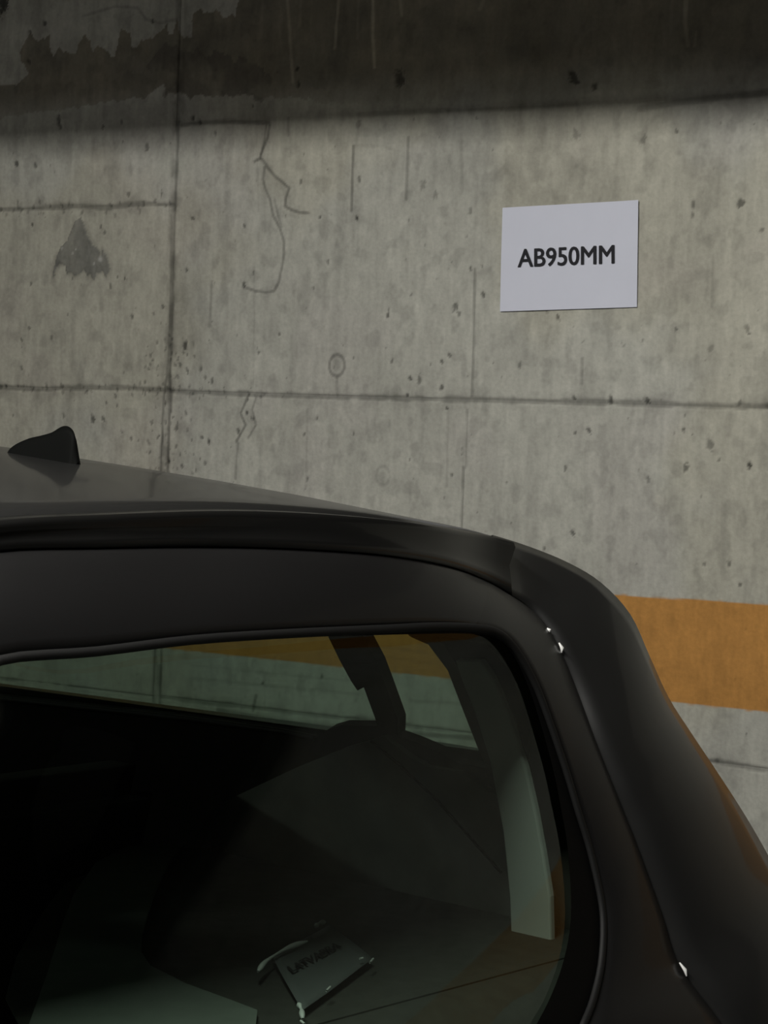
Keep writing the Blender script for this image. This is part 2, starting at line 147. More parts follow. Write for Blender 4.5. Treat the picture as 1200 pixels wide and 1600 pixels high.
M = {
    'concrete': concrete_mat('cast_concrete'),
    'plain': mat('plain_concrete', (0.33, 0.32, 0.28), 0.9, noise=0.25, nscale=3, bump=0.3),
    'ceiling': mat('ceiling_concrete', (0.55, 0.54, 0.50), 0.9, noise=0.2, nscale=4, bump=0.2),
    'floor': mat('floor_screed', (0.16, 0.16, 0.15), 0.5, noise=0.25, nscale=5, bump=0.1),
    'orange': mat('orange_stripe_paint', (0.44, 0.215, 0.058), 0.7, noise=0.1, nscale=30),
    'paint': mat('dark_grey_car_paint', (0.0085, 0.0085, 0.0085), 0.42, coat=0.4, noise=0.06, nscale=900),
    'hatch': mat('hatch_paint', (0.0065, 0.0063, 0.0066), 0.42, coat=0.12, spec=0.35),  # darker copy of the body paint, hatch shade put into the colour
    'spoiler': mat('gloss_black_trim', (0.0045, 0.0045, 0.0045), 0.30, spec=0.30, coat=0.25),
    'frit': mat('black_glass_border', (0.002, 0.002, 0.002), 0.6, spec=0.08),
    'rubber': mat('black_rubber', (0.003, 0.003, 0.003), 0.65, spec=0.3),
    'finmat': mat('black_antenna_plastic', (0.0025, 0.0027, 0.0025), 0.7, spec=0.05),
    'glass': glass_mat('tinted_rear_glass', (0.52, 0.60, 0.54)),
    'sideglass': glass_mat('tinted_side_glass', (0.66, 0.74, 0.70)),
    'cabin': mat('black_cabin_trim', (0.004, 0.004, 0.004), 0.8, spec=0.2),
    'trim_dark': mat('dark_pillar_trim', (0.22, 0.20, 0.18), 0.8, spec=0.2, noise=0.15),
    'trim_light': mat('grey_pillar_trim', (0.75, 0.78, 0.75), 0.8, spec=0.2, noise=0.08, nscale=20),
    'fabric': mat('charcoal_load_cover', (0.085, 0.085, 0.078), 0.9, spec=0.1, noise=0.25, nscale=40, bump=0.3),
    'lining': mat('charcoal_side_lining', (0.22, 0.225, 0.205), 0.9, spec=0.1, noise=0.3, nscale=14, bump=0.3),
    'fabric_light': mat('grey_cover_edge', (0.20, 0.225, 0.205), 0.9, spec=0.1, noise=0.15, nscale=25),
    'paper': mat('white_paper', (0.64, 0.655, 0.76), 0.75, spec=0.2, noise=0.03, nscale=20),
    'tagpaper': mat('grey_paper_tag', (0.17, 0.18, 0.185), 0.75, spec=0.2),
    'ink': mat('black_ink', (0.02, 0.02, 0.025), 0.7, spec=0.2),
    'film': mat('clear_film_edge', (0.95, 0.97, 0.97), 0.25),  # white in place of lamp glints on clear film
    'steel': mat('pale_clip', (0.9, 0.9, 0.88), 0.35),  # white stand-in for lamp highlights on the hatch gap
    'tyre': mat('tyre_rubber', (0.02, 0.02, 0.02), 0.85),
    'alloy': mat('alloy_wheel', (0.35, 0.35, 0.36), 0.35, metal=1.0),
    'lampbody': mat('white_lamp_housing', (0.7, 0.7, 0.68), 0.5),
    'tube': mat('lit_tube', (0.9, 0.9, 0.85), 0.5, emit=((1, 0.97, 0.88), 3.0)),
}

# ---------------------------------------------------------------- helpers
def link(name, me, m, parent=None, smooth=False):
    o = bpy.data.objects.new(name, me); COL.objects.link(o)
    if m is not None: me.materials.append(m)
    if smooth:
        me.polygons.foreach_set('use_smooth', [True] * len(me.polygons))
    if parent is not None: o.parent = parent
    return o
def mesh(name, verts, faces, m, parent=None, smooth=False):
    me = bpy.data.meshes.new(name); me.from_pydata([tuple(v) for v in verts], [], faces); me.update()
    return link(name, me, m, parent, smooth)
def box(name, lo, hi, m, parent=None, bevel=0.0):
    bm = bmesh.new(); bmesh.ops.create_cube(bm, size=1)
    for v in bm.verts:
        v.co = Vector([(lo[i] + hi[i]) / 2 + v.co[i] * (hi[i] - lo[i]) for i in range(3)])
    if bevel: bmesh.ops.bevel(bm, geom=bm.edges[:], offset=bevel, segments=3, affect='EDGES')
    me = bpy.data.meshes.new(name); bm.to_mesh(me); bm.free()
    return link(name, me, m, parent, smooth=False)
def grid(name, rows, m, parent=None, closed=False, smooth=True, thick=0.0, off=-1):
    n = len(rows[0]); V = [p for r_ in rows for p in r_]; F = []
    for i in range(len(rows) - 1):
        for j in range(n if closed else n - 1):
            a = i * n + j; b_ = i * n + (j + 1) % n
            F.append((a, b_, b_ + n, a + n))
    o = mesh(name, V, F, m, parent, smooth)
    if thick:
        s_ = o.modifiers.new('thickness', 'SOLIDIFY'); s_.thickness = thick; s_.offset = off
    return o
def crom(pts, n):
    """Catmull-Rom resample, n samples per span"""
    P = [Vector(p_) for p_ in pts]; out = []
    for i in range(len(P) - 1):
        p0 = P[i - 1] if i else P[0] * 2 - P[1]; p1 = P[i]; p2 = P[i + 1]
        p3 = P[i + 2] if i + 2 < len(P) else P[-1] * 2 - P[-2]
        for k in range(n):
            t = k / n
            out.append(0.5 * ((2 * p1) + (p2 - p0) * t + (2 * p0 - 5 * p1 + 4 * p2 - p3) * t * t + (3 * p1 - p0 - 3 * p2 + p3) * t ** 3))
    out.append(P[-1]); return out
def tube(name, pts, rad, m, parent=None, sides=6, closed=False):
    P = [Vector(p_) for p_ in pts]; n = len(P); rows = []; xp = None
    for i in range(n):
        a = P[i - 1] if (i or closed) else P[i]; b_ = P[(i + 1) % n] if (i < n - 1 or closed) else P[i]
        t = (b_ - a).normalized(); ref = Vector((0, 0, 1)) if abs(t.z) < 0.9 else Vector((0, 1, 0))
        x = t.cross(ref).normalized() if xp is None else (xp - t * xp.dot(t)).normalized(); xp = x; y = t.cross(x)
        rr = rad[i] if isinstance(rad, (list, tuple)) else rad
        rows.append([P[i] + (x * math.cos(2 * math.pi * k / sides) + y * math.sin(2 * math.pi * k / sides)) * rr for k in range(sides)])
    if closed: rows.append(rows[0])
    return grid(name, rows, m, parent, closed=True)
def poly(name, pts, m, parent=None, thick=0.004, holes=(), off=0):
    """filled outline (3D points) with holes, given thickness"""
    bm = bmesh.new()
    for loop in [pts] + list(holes):
        vs = [bm.verts.new(p_) for p_ in loop]
        for i in range(len(vs)): bm.edges.new((vs[i], vs[(i + 1) % len(vs)]))
    bmesh.ops.triangle_fill(bm, use_beauty=True, edges=bm.edges[:])
    bmesh.ops.recalc_face_normals(bm, faces=bm.faces[:])
    me = bpy.data.meshes.new(name); bm.to_mesh(me); bm.free()
    o = link(name, me, m, parent)
    s_ = o.modifiers.new('thickness', 'SOLIDIFY'); s_.thickness = thick; s_.offset = off
    return o
def tag(o, label=None, cat=None, group=None, kind=None):
    if label: o['label'] = label
    if cat: o['category'] = cat
    if group: o['group'] = group
    if kind: o['kind'] = kind
    return o
def empty(name, loc, rz=0.0):
    o = bpy.data.objects.new(name, None); COL.objects.link(o); o.location = loc; o.rotation_euler = (0, 0, rz)
    o.empty_display_size = 0.1
    return o

# ---------------------------------------------------------------- setting: room shell
X0, X1, Y0 = -12.0, 12.0, -15.0
def stripe(name, lo, hi, parent):
    return box(name, lo, hi, M['orange'], parent)
s = box('floor', (X0 - .2, Y0 - .2, -0.12), (X1 + .2, 0.2, 0), M['floor']); tag(s, 'grey concrete garage floor under the car', kind='structure')
s = box('ceiling', (X0 - .2, Y0 - .2, CEIL), (X1 + .2, 0.2, CEIL + 0.12), M['ceiling']); tag(s, 'grey concrete garage ceiling overhead', kind='structure')
for nm, lo, hi in (('wall_left', (X0 - .2, Y0, 0), (X0, 0, CEIL)), ('wall_right', (X1, Y0, 0), (X1 + .2, 0, CEIL)), ('wall_near', (X0 - .2, Y0 - .2, 0), (X1 + .2, Y0, CEIL))):
    w_ = box(nm, lo, hi, M['plain']); tag(w_, 'plain grey garage wall with orange band outside the view', kind='structure')
    if nm == 'wall_left': stripe('painted_band', (X0, Y0, 1.045), (X0 + .003, 0, 1.247), w_)
    if nm == 'wall_near': stripe('painted_band', (X0, Y0, 1.045), (X1, Y0 + .003, 1.247), w_)
# ---------------------------------------------------------------- far wall, cast panel by panel
class VN:
    def __init__(self, seed): self.g = np.random.RandomState(seed).rand(256, 256)
    def __call__(self, x, y):
        xi = np.floor(x).astype(int); yi = np.floor(y).astype(int); fx = x - xi; fy = y - yi
        fx = fx * fx * (3 - 2 * fx); fy = fy * fy * (3 - 2 * fy)
        g = self.g; a = g[xi % 256, yi % 256]; b_ = g[(xi + 1) % 256, yi % 256]; c_ = g[xi % 256, (yi + 1) % 256]; d = g[(xi + 1) % 256, (yi + 1) % 256]
        return (a * (1 - fx) + b_ * fx) * (1 - fy) + (c_ * (1 - fx) + d * fx) * fy
    def fbm(self, x, y, o=4):
        s_ = 0; a = 0.5
        for k in range(o): s_ = s_ + a * self(x * 2 ** k + 17.3 * k, y * 2 ** k + 9.1 * k); a *= 0.5
        return s_ / (1 - 0.5 ** o)
n1, n2, n3, n4 = VN(1), VN(2), VN(3), VN(4)
PX = 0.00136          # roughly one photo pixel on the wall, metres
def sstep(e0, e1, x):
    t = np.clip((x - e0) / (e1 - e0), 0, 1); return t * t * (3 - 2 * t)
def dist_line(X, Z, pts):
    D = np.full(X.shape, 9.0)
    for (ax, az), (bx, bz) in zip(pts[:-1], pts[1:]):
        lo, hi = min(ax, bx) - .06, max(ax, bx) + .06; lz, hz = min(az, bz) - .06, max(az, bz) + .06
        k = (X >= lo) & (X <= hi) & (Z >= lz) & (Z <= hz)
        if not k.any(): continue
        x = X[k]; z = Z[k]; dx, dz = bx - ax, bz - az; L2 = dx * dx + dz * dz + 1e-12
        t = np.clip(((x - ax) * dx + (z - az) * dz) / L2, 0, 1)
        D[k] = np.minimum(D[k], np.hypot(x - ax - t * dx, z - az - t * dz))
    return D
def inside(X, Z, poly_):
    c_ = np.zeros(X.shape, bool); n = len(poly_)
    for i in range(n):
        x1, z1 = poly_[i]; x2, z2 = poly_[(i + 1) % n]
        if z1 == z2: continue
        k = ((z1 > Z) != (z2 > Z)) & (X < (x2 - x1) * (Z - z1) / (z2 - z1) + x1)
        c_ ^= k
    return c_
def wall_surface(X, Z):
    """albedo (3) and depth (m, positive = proud towards the room) at wall points"""
    base = np.stack([np.full(X.shape, v) for v in (0.402, 0.398, 0.358)], -1)
    big = n1.fbm(X * 1.7 + 5, Z * 1.7 + 3, 3) - .5
    mid = n2.fbm(X * 9, Z * 5, 4) - .5
    drip = n3.fbm(X * 55, Z * 3.5, 3) - .5
    fine = n4.fbm(X * 60, Z * 45, 3) - .5
    f = 1 + big * .22 + mid * .20 + drip * .22 + fine * .22
    # smoother pale zones against rough yellowish ones
    warm = sstep(.45, .62, n2.fbm(X * 2.6 + 40, Z * 2.6 + 11, 4))
    rgb = base * f[..., None]
    rgb[..., 2] *= 1 - .07 * warm; rgb[..., 1] *= 1 - .02 * warm
    pink = sstep(.58, .72, n4.fbm(X * 4 + 9, Z * 4 + 30, 3)); rgb[..., 1] *= 1 - .012 * pink
    dep = mid * .0016 + fine * .0008 + drip * .0008
    mul = np.ones(X.shape)
    wob = (n3(X * 45, Z * 45) - .5) * .004
    # broad stained patch by the sign
    p_ = np.exp(-(((X + 2.02) / .25) ** 2 + ((Z - 2.09) / .07) ** 2)) * sstep(.35, .6, n2.fbm(X * 12, Z * 12, 3)); mul *= 1 - .22 * p_
    p_ = sstep(.50, .66, n1.fbm(X * 14 + 2, Z * 11, 4)) * (1 - sstep(-2.95, -2.5, X) * .6); mul *= 1 - .08 * p_
    p_ = sstep(.56, .70, n3.fbm(X * 38 + 2, Z * 30, 3)); mul *= 1 - .13 * p_
    p_ = sstep(2.10, 2.2, Z) * sstep(.3, .7, n1.fbm(X * 6, Z * 14, 3)); mul *= 1 - .16 * p_
    # --- joints
    hn = n4.fbm(X * 22, Z * 22, 3)
    for ln, wd in ((ZJ2, 4.2), (ZJ1, 4.0), (ZJ0, 3.5), ([(-2.9, .936), (-1.576, .9411)], 3.0), ([(-4.8, .93), (-2.9, .936)], .7), ([(-4.8, 1.612), ZJ1[0]], 4), ([(-4.8, 2.023), ZJ2[0]], 4), ([ZJ1[-1], (-.7, 1.618)], 3.5)):
        d = dist_line(X, Z, ln) + wob
        wv = PX * wd * (.45 + 1.3 * hn)
        k = 1 - sstep(wv * .5, wv * 1.3, d); mul *= 1 - .40 * k; dep -= .0018 * k
        h = 1 - sstep(wv, wv * 4.5, d); mul *= 1 - .10 * h * sstep(.4, .6, hn)
    d = dist_line(X, Z, ZJ3) + wob; hz = 1 - sstep(0, PX * 14, d); mul *= 1 - .12 * hz * hn * 1.6
    vj = np.interp(Z, [z for x, z in VJOINT][::-1], [x for x, z in VJOINT][::-1])
    dv = X - vj + wob * .6
    top_fade = sstep(2.30, 2.22, Z)
    jag = (n2(X * 160, Z * 90) - .5) * .006 + (n4(X * 70, Z * 30) - .5) * .010
    kk = sstep(1.45, 1.75, Z) * .0 + 1
    lower = 1 - sstep(1.60, 1.66, Z)
    split = PX * (2.6 + 5 * lower)
    e = (1 - sstep(PX * 1.2, PX * 4.0, np.abs(dv - split * .8))) * (.6 + .4 * hn); mul *= 1 - .62 * e * (.15 + .75 * top_fade); dep -= .0018 * e
    e = (1 - sstep(PX * 1.0, PX * 3.6, np.abs(dv + split))) * (.45 + .7 * hn) * sstep(2.1, 1.95, Z); mul *= 1 - .55 * e; dep -= .0014 * e
    e = 1 - sstep(PX * 3, PX * 15, np.abs(dv)); mul *= 1 - .24 * e * (.1 + 1.4 * sstep(.35, .65, n2.fbm(X * 50, Z * 30, 3))); dep += .0012 * e
    # --- cracks and run lines
    for pts, w, t in CRACKS:
        w_ = max(w * 1.25, .5); d = dist_line(X, Z, pts) + wob * .25
        k = 1 - sstep(PX * w_ * .35, PX * (w_ * .8 + 1.0), d)
        mul *= 1 - (1 - t) * k; dep -= .0012 * k * (1 - t)
    # --- pits
    rs = np.random.RandomState(5)
    pits = list(PITS)
    for _ in range(230):
        pits.append(((rs.uniform(-3.5, -1.4), rs.uniform(.85, 2.2)), rs.uniform(1.4, 3.2), rs.uniform(.6, .9)))
    for _ in range(110):
        pits.append(((-2.905 + rs.normal(0, .05), rs.uniform(1.42, 1.75)), rs.uniform(1.5, 5), rs.uniform(.55, .85)))
    for _ in range(60):
        pits.append(((rs.uniform(-3.45, -2.6), 1.612 + rs.normal(0, .006)), rs.uniform(2, 5), rs.uniform(.6, .85)))
    for _ in range(40):
        pits.append(((rs.uniform(-3.45, -2.91), 2.024 + rs.normal(0, .008)), rs.uniform(2, 6), rs.uniform(.65, .88)))
    for (cx, cz), r_, t in pits:
        R_ = r_ * PX; k = (np.abs(X - cx) < R_ * 3) & (np.abs(Z - cz) < R_ * 3)
        if not k.any(): continue
        a_ = rs.uniform(-.6, .6); dx = X[k] - cx; dz = Z[k] - cz
        ex = (dx * math.cos(a_) + dz * math.sin(a_)) / (R_ * .62); ez = (-dx * math.sin(a_) + dz * math.cos(a_)) / R_
        q_ = np.hypot(ex, ez) + (n4(X[k] * 260, Z[k] * 260) - .5) * .8
        e = 1 - sstep(.5, 1.1, q_); mul[k] *= 1 - (1 - t * .82) * e; dep[k] -= .004 * e * (1 - t)
    for (cx, cz), r_, t in RINGS:
        d = np.hypot(X - cx, (Z - cz) * .85)
        e = 1 - sstep(PX * 1.2, PX * 3.4, np.abs(d - r_ * PX)); mul *= 1 - (1 - t) * e; dep -= .001 * e
        mul *= 1 - .16 * (1 - sstep(0, r_ * PX, d)) * (1.6 - t) * hn * 2
    # --- mortar splash
    k = inside(X + wob * .8, Z + wob * .5, MORTAR)
    mm = k * (.75 + .5 * (hn - .5))
    grey = np.array([.150, .150, .138])
    rgb = rgb * (1 - mm[..., None]) + grey * (0.9 + .5 * (n4.fbm(X * 130, Z * 90, 2)[..., None] - .5)) * mm[..., None]
    dep += k * .003
    for (cx, cz), r_ in MORTAR_HI:
        e = 1 - sstep(.4, 1.1, np.hypot(X - cx, Z - cz) / (r_ * PX)); rgb += e[..., None] * .14
    dd = dist_line(X, Z, MORTAR); mul *= 1 - .22 * (1 - sstep(0, PX * 9, dd)) * (~k) * sstep(.45, .6, hn)
    # --- dark damp stain across the top
    k = inside(X + wob + jag * .6, Z + wob + jag, STAIN).astype(float)
    soft = k * (1 - .0 * X)
    amt = k * (.80 - .55 * sstep(2.30, 2.215, Z) - .3 * sstep(2.235, 2.205, Z) - .15 * (n1.fbm(X * 9 + 3, Z * 9, 3) - .2)) 
    amt = np.clip(amt, 0, 1)
    stain = np.array([.150, .129, .090]) * (1 + .9 * (n1.fbm(X * 16 + 7, Z * 22, 4)[..., None] - .5) + .6 * (n2.fbm(X * 40, Z * 9, 3)[..., None] - .5))
    rgb = rgb * (1 - amt[..., None]) + stain * amt[..., None]
    k = inside(X + wob + jag * 2, Z + wob + jag * 2, PURPLE).astype(float) * .5 * sstep(.25, .55, n2.fbm(X * 25, Z * 30, 3))
    rgb = rgb * (1 - k[..., None]) + np.array([.10, .088, .078]) * k[..., None]
    for pts, w, f_ in STREAKS:
        d = dist_line(X, Z, pts) + wob * .3
        e = (1 - sstep(PX * w * .15, PX * w * .9, d)) * (.6 + .6 * hn); mul *= 1 + (f_ - 1) * .75 * np.clip(e, 0, 1)
    # --- orange painted band
    zt = np.interp(X, [STRIPE_TOP[0][0], STRIPE_TOP[1][0]], [STRIPE_TOP[0][1], STRIPE_TOP[1][1]]); zb = STRIPE_BOT[1][1]
    ed = (n4(X * 60, Z * 60) - .5) * .003
    k = sstep(zb - .0015, zb + .0015, Z + ed) * sstep(zt + .0015, zt - .0015, Z + ed)
    org = np.array([.44, .215, .058]) * (1 + .22 * (n2.fbm(X * 12, Z * 12, 4)[..., None] - .5) + .12 * (fine[..., None]))
    rgb = rgb * (1 - k[..., None]) + org * k[..., None]
    mul = mul * (1 - k) + (1 - (1 - mul) * .5) * k
    rgb = np.clip(rgb * mul[..., None], .004, .95)
    return rgb, dep
def axis(lo, hi, flo, fhi, fine=.0034, coarse=.08):
    out = []
    for a, b_, st in ((lo, min(hi, flo), coarse), (max(lo, flo), min(hi, fhi), fine), (max(lo, fhi), hi, coarse)):
        if b_ - a > 1e-6:
            n = max(1, int(round((b_ - a) / st))); out += list(np.linspace(a, b_, n, endpoint=False))
    return np.array(out + [hi])
wall = box('wall_back', (X0, .03, 0), (X1, .2, CEIL), M['plain']); tag(wall, 'cast concrete garage wall with formwork joints, stains and an orange band', kind='structure')
LZ = [0, .936, 1.614, 2.024, CEIL]; RZ = [0, .939, 1.616, 2.206, CEIL]; GZ = [0, .938, 1.615, 2.2, CEIL]
cols = [(-12, -8.6, GZ), (-8.6, -6.7, GZ), (-6.7, -4.8, GZ), (-4.8, -2.905, LZ), (-2.905, -.3, RZ), (-.3, 1.6, GZ), (1.6, 3.1, GZ), (3.1, 7, GZ), (7, 12, GZ)]
for a, b_, zz in cols:
    for z0, z1 in zip(zz[:-1], zz[1:]):
        xs = axis(a, b_, -3.5, -1.38); zs = axis(z0, z1, .80, 2.56)
        X, Z = np.meshgrid(xs, zs); rgb, dep = wall_surface(X, Z)
        # recessed hair joint round each panel
        edge = np.minimum(np.minimum(X - a, b_ - X), np.minimum(Z - z0, z1 - Z)); dep = dep - .0008 * (edge < .0015)
        Y = -dep; nx, nz = len(xs), len(zs)
        co = np.stack([X, Y, Z], -1).reshape(-1, 3)
        # rim going back to the wall core
        i = np.arange(nz * nx).reshape(nz, nx)
        q_ = np.stack([i[:-1, :-1], i[:-1, 1:], i[1:, 1:], i[1:, :-1]], -1).reshape(-1, 4)
        ring = np.concatenate([i[0, :], i[1:, -1], i[-1, -2::-1], i[-2:0:-1, 0]])
        front = co[ring].copy(); back = co[ring].copy(); back[:, 1] = .03; m_ = len(ring); f0 = nx * nz; b0 = f0 + m_
        k = np.arange(m_); k2 = (k + 1) % m_
        rim = np.stack([f0 + k, b0 + k, b0 + k2, f0 + k2], -1)
        co = np.concatenate([co, front, back]); q_ = np.concatenate([q_, rim])
        me = bpy.data.meshes.new('concrete_panel')
        me.vertices.add(len(co)); me.vertices.foreach_set('co', co.astype(np.float32).ravel())
        me.loops.add(q_.size); me.loops.foreach_set('vertex_index', q_.astype(np.int32).ravel())
        me.polygons.add(len(q_)); me.polygons.foreach_set('loop_start', (np.arange(len(q_)) * 4).astype(np.int32)); me.polygons.foreach_set('loop_total', np.full(len(q_), 4, np.int32))
        me.update(calc_edges=True)
        at = me.color_attributes.new('tone', 'FLOAT_COLOR', 'POINT')
        ca = np.ones((len(co), 4), np.float32); ca[:nx * nz, :3] = rgb.reshape(-1, 3); ca[nx * nz:, :3] = .2
        at.data.foreach_set('color', ca.ravel())
        link('concrete_panel', me, M['concrete'], wall, smooth=True)

# ---------------------------------------------------------------- lamps
lamp_words = ['shaded white ceiling strip lamp above the rear of the car', 'white ceiling strip lamp beyond the bonnet of the car', 'white ceiling strip lamp far behind the photographer']
for (x, y, pw, shaded), lw in zip(LAMPS, lamp_words):
    t = empty('strip_lamp', (x, y, CEIL)); tag(t, lw, 'lamp', 'ceiling strip lamps of the garage')
    box('lamp_housing', (-.75, -.05, -.035), (.75, .05, 0), M['lampbody'], t, .01)
    tube('lamp_tube', [(-.7, 0, -.045), (.7, 0, -.045)], .010, M['tube'], t, 10)
    if shaded:
        cut = LAMP_Z + (2.165 - LAMP_Z) * .50 / abs(y) - CEIL      # lower edge of an added plate that casts the upper wall shadow
        box('lamp_shade', (-2.2, .50, cut), (2.2, .512, 0), M['lampbody'], t)
    lamp_light(x, y, LAMP_Z if shaded else CEIL - .25, pw, shaded)

# ---------------------------------------------------------------- paper sign on the wall
def text_mesh(name, body, m, parent, origin, xdir, ydir, width, height, bold=0.0, off=0.0006):
    cu = bpy.data.curves.new('t', 'FONT'); cu.body = body; cu.size = 1; cu.resolution_u = 4
    to = bpy.data.objects.new('t', cu); COL.objects.link(to)
    bpy.context.view_layer.update()
    me = bpy.data.meshes.new_from_object(to.evaluated_get(bpy.context.evaluated_depsgraph_get()))
    COL.objects.unlink(to); bpy.data.objects.remove(to)
    P = np.array([v.co[:] for v in me.vertices]); lo = P.min(0); hi = P.max(0)
    xd = Vector(xdir).normalized(); yd = Vector(ydir).normalized(); nd = xd.cross(yd); o0 = Vector(origin)
    for v in me.vertices:
        a = (v.co.x - lo[0]) / (hi[0] - lo[0]) * width; b2 = (v.co.y - lo[1]) / (hi[1] - lo[1]) * height
        v.co = o0 + xd * a + yd * b2 + nd * off
    me.name = name; me.materials.clear()
    if bold:
        bmx = bmesh.new(); bmx.from_mesh(me); base_ = bmx.verts[:] + bmx.edges[:] + bmx.faces[:]
        for k, (dx, dy) in enumerate(((1, .3), (-1, -.3), (.4, -.6), (-.4, .6))):
            dup_ = bmesh.ops.duplicate(bmx, geom=base_)['geom']
            for v in [e for e in dup_ if isinstance(e, bmesh.types.BMVert)]: v.co += (xd * dx + yd * dy) * bold * height + nd * .00003 * (k + 1)
        bmx.to_mesh(me); bmx.free()
    return link(name, me, m, parent)
tl, tr, br, bl = [Vector((a, 0, b2)) for a, b2 in SIGN]
base_c = (bl + br) / 2
sign = empty('paper_sign', (base_c.x, -.004, base_c.z)); tag(sign, 'white paper sheet printed AB950MM stuck on the concrete wall', 'sign')
rows = []
for j in range(13):
    row = []
    for i in range(17):
        uu, vv = i / 16, j / 12
        p_ = (bl * (1 - uu) + br * uu) * (1 - vv) + (tl * (1 - uu) + tr * uu) * vv
        lift = .0010 + .0030 * max(0, uu - .86) / .14 * (vv) + .0006 * math.sin(uu * 7 + vv * 3) ** 2
        row.append(Vector((p_.x - base_c.x, -lift, p_.z - base_c.z)))
    rows.append(row)
grid('sheet', rows, M['paper'], sign, smooth=False)
st = [Vector((a, 0, b2)) - Vector((base_c.x, 0, base_c.z)) for a, b2 in SIGNTEXT]
text_mesh('printed_letters', 'AB950MM', M['ink'], sign, st[0] + Vector((0, -.0026, 0)), st[1] - st[0], st[2] - st[0], (st[1] - st[0]).length, (st[2] - st[0]).length, bold=.03)

# ---------------------------------------------------------------- car
PSI = math.radians(10)
ZF = 0.0
car = empty('car', (CAR_AT[0], CAR_AT[1], 0), -PSI)
tag(car, 'dark grey hatchback car with black spoiler and roof fin parked beside the concrete wall', 'car')
def V3(l): return [Vector(p_) for p_ in l]
MC = -0.08
def mir(p_, c_=MC, dz=0.02): return Vector((p_[0], 2 * c_ - p_[1], p_[2] + dz))
Cc = V3(C_CURVE) + [Vector((.76, .62, .70)), Vector((.79, .66, .60))]
Oc = V3(O_CURVE) + [Vector((.715, .845, .74)), Vector((.725, .86, .60))]
NL = 8
Cl = [mir(p_) for p_ in Cc[10:]][::-1] + V3([(.480, -.60, 1.365), (.478, -.52, 1.400)])
Ol = [mir(p_) for p_ in Oc[10:]][::-1] + V3([(.43, -.64, 1.415), (.437, -.52, 1.445)])
Call = crom(Cl + Cc, 4); Oall = crom(Ol + Oc, 4)
nl = len(Cl) * 4                       # index of the first measured pair
iend = nl + 7 * 4                      # spoiler ends here on the right
ibeg = (len(Cl) - 2) * 4 - 4           # and here on the left
# spoiler strip between roof edge and hatch gap
def strip(i0, i1, shrinkO=.0, shrinkC=.0, bulge=.012, n=8):
    rows = []
    for i in range(i0, i1 + 1):
        a, b_ = Oall[i], Call[i]; d = b_ - a; L = d.length
        a2 = a + d * (shrinkO / L); b2 = b_ - d * (shrinkC / L)
        row = []
        for k in range(n + 1):
            t = k / n; p_ = a2.lerp(b2, t)
            row.append(p_ + Vector((bulge * 4 * t * (1 - t), 0, 0)))
        rows.append(row)
    return rows
def spoiler_rows(i0, i1):
    rows = []
    for i in range(i0, i1 + 1):
        a, b_ = Oall[i], Call[i]; f_ = min(1, (i1 - i) / 6)
        h = .006 * f_
        row = [a + Vector((.004, 0, -.020)), a + Vector((.004, 0, -.0090)), a + Vector((.005, 0, -.0060)), a + Vector((.006, 0, -.0055)), a + Vector((.008, 0, -.0055)), a + Vector((.032, 0, -.0062)), a + Vector((.035, 0, -.0066)),
               a + Vector((.037, 0, -.0095)), a + Vector((.039, 0, -.0140)), a.lerp(b_, .5) + Vector((.012, 0, 0)), a.lerp(b_, .78) + Vector((.006, 0, .001)), b_ + Vector((0, 0, .001)), b_ + Vector((-.012, 0, .001))]
        rows.append(row)
    return rows
sp = grid('spoiler', spoiler_rows(ibeg, iend), M['spoiler'], car); sp['label'] = 'gloss black roof spoiler above the rear window'
# rear quarters right and left (painted), running down beside the hatch
def quarter(i0, i1, sgn):
    rows = []
    for i in range(i0, i1 + 1):
        a, b_ = Oall[i], Call[i]
        row = [b_ + Vector((-.015, 0, 0)), b_.copy()]
        for k in range(1, 7):
            t = k / 7; p_ = b_.lerp(a, t); row.append(p_ + Vector((.032 * 4 * t * (1 - t) * min(1, max(0, (1.42 - a.z) / .25)), 0, 0)))
        row.append(a.copy())
        sd = Vector((0, sgn, 0)); low = min(1, max(0, (1.38 - a.z) / .2))
        row += [a + Vector((-.03, 0, 0)) + sd * .014 * low, a + Vector((-.08, 0, 0)) + sd * .028 * low, a + Vector((-.18, 0, 0)) + sd * .036 * low]
        if i0 >= nl and i <= i_roof or i1 < nl and i >= i_roofl: row[-3:] = [a + Vector((-.02, 0, -.006)), a + Vector((-.04, 0, -.010)), a + Vector((-.06, 0, -.014))]; row += [a + Vector((-.07, 0, -.017)), a + Vector((-.08, 0, -.02))]
        elif a.z > 1.05: row += [Vector((min(a.x - .19, .30), (a + sd * .037 * low).y, a.z)), Vector((.29, (a + sd * .03 * low).y, a.z))]
        else:
            y_ = (a + sd * .04).y; row += [Vector((-.1, y_, a.z + .012)), Vector((-3.0, y_ - sgn * .04, a.z - .05))]
        rows.append(row)
    return rows
i_q = iend
i_roofl = next(i for i, p_ in enumerate(Oall) if p_.z > 1.30); i_roof = max(i for i, p_ in enumerate(Oall) if p_.z > 1.305)
q1 = grid('rear_quarter', quarter(i_q, len(Oall) - 1, 1), M['paint'], car); q1['label'] = 'dark grey right rear quarter panel'
q2 = grid('rear_quarter', quarter(0, ibeg, -1), M['paint'], car)
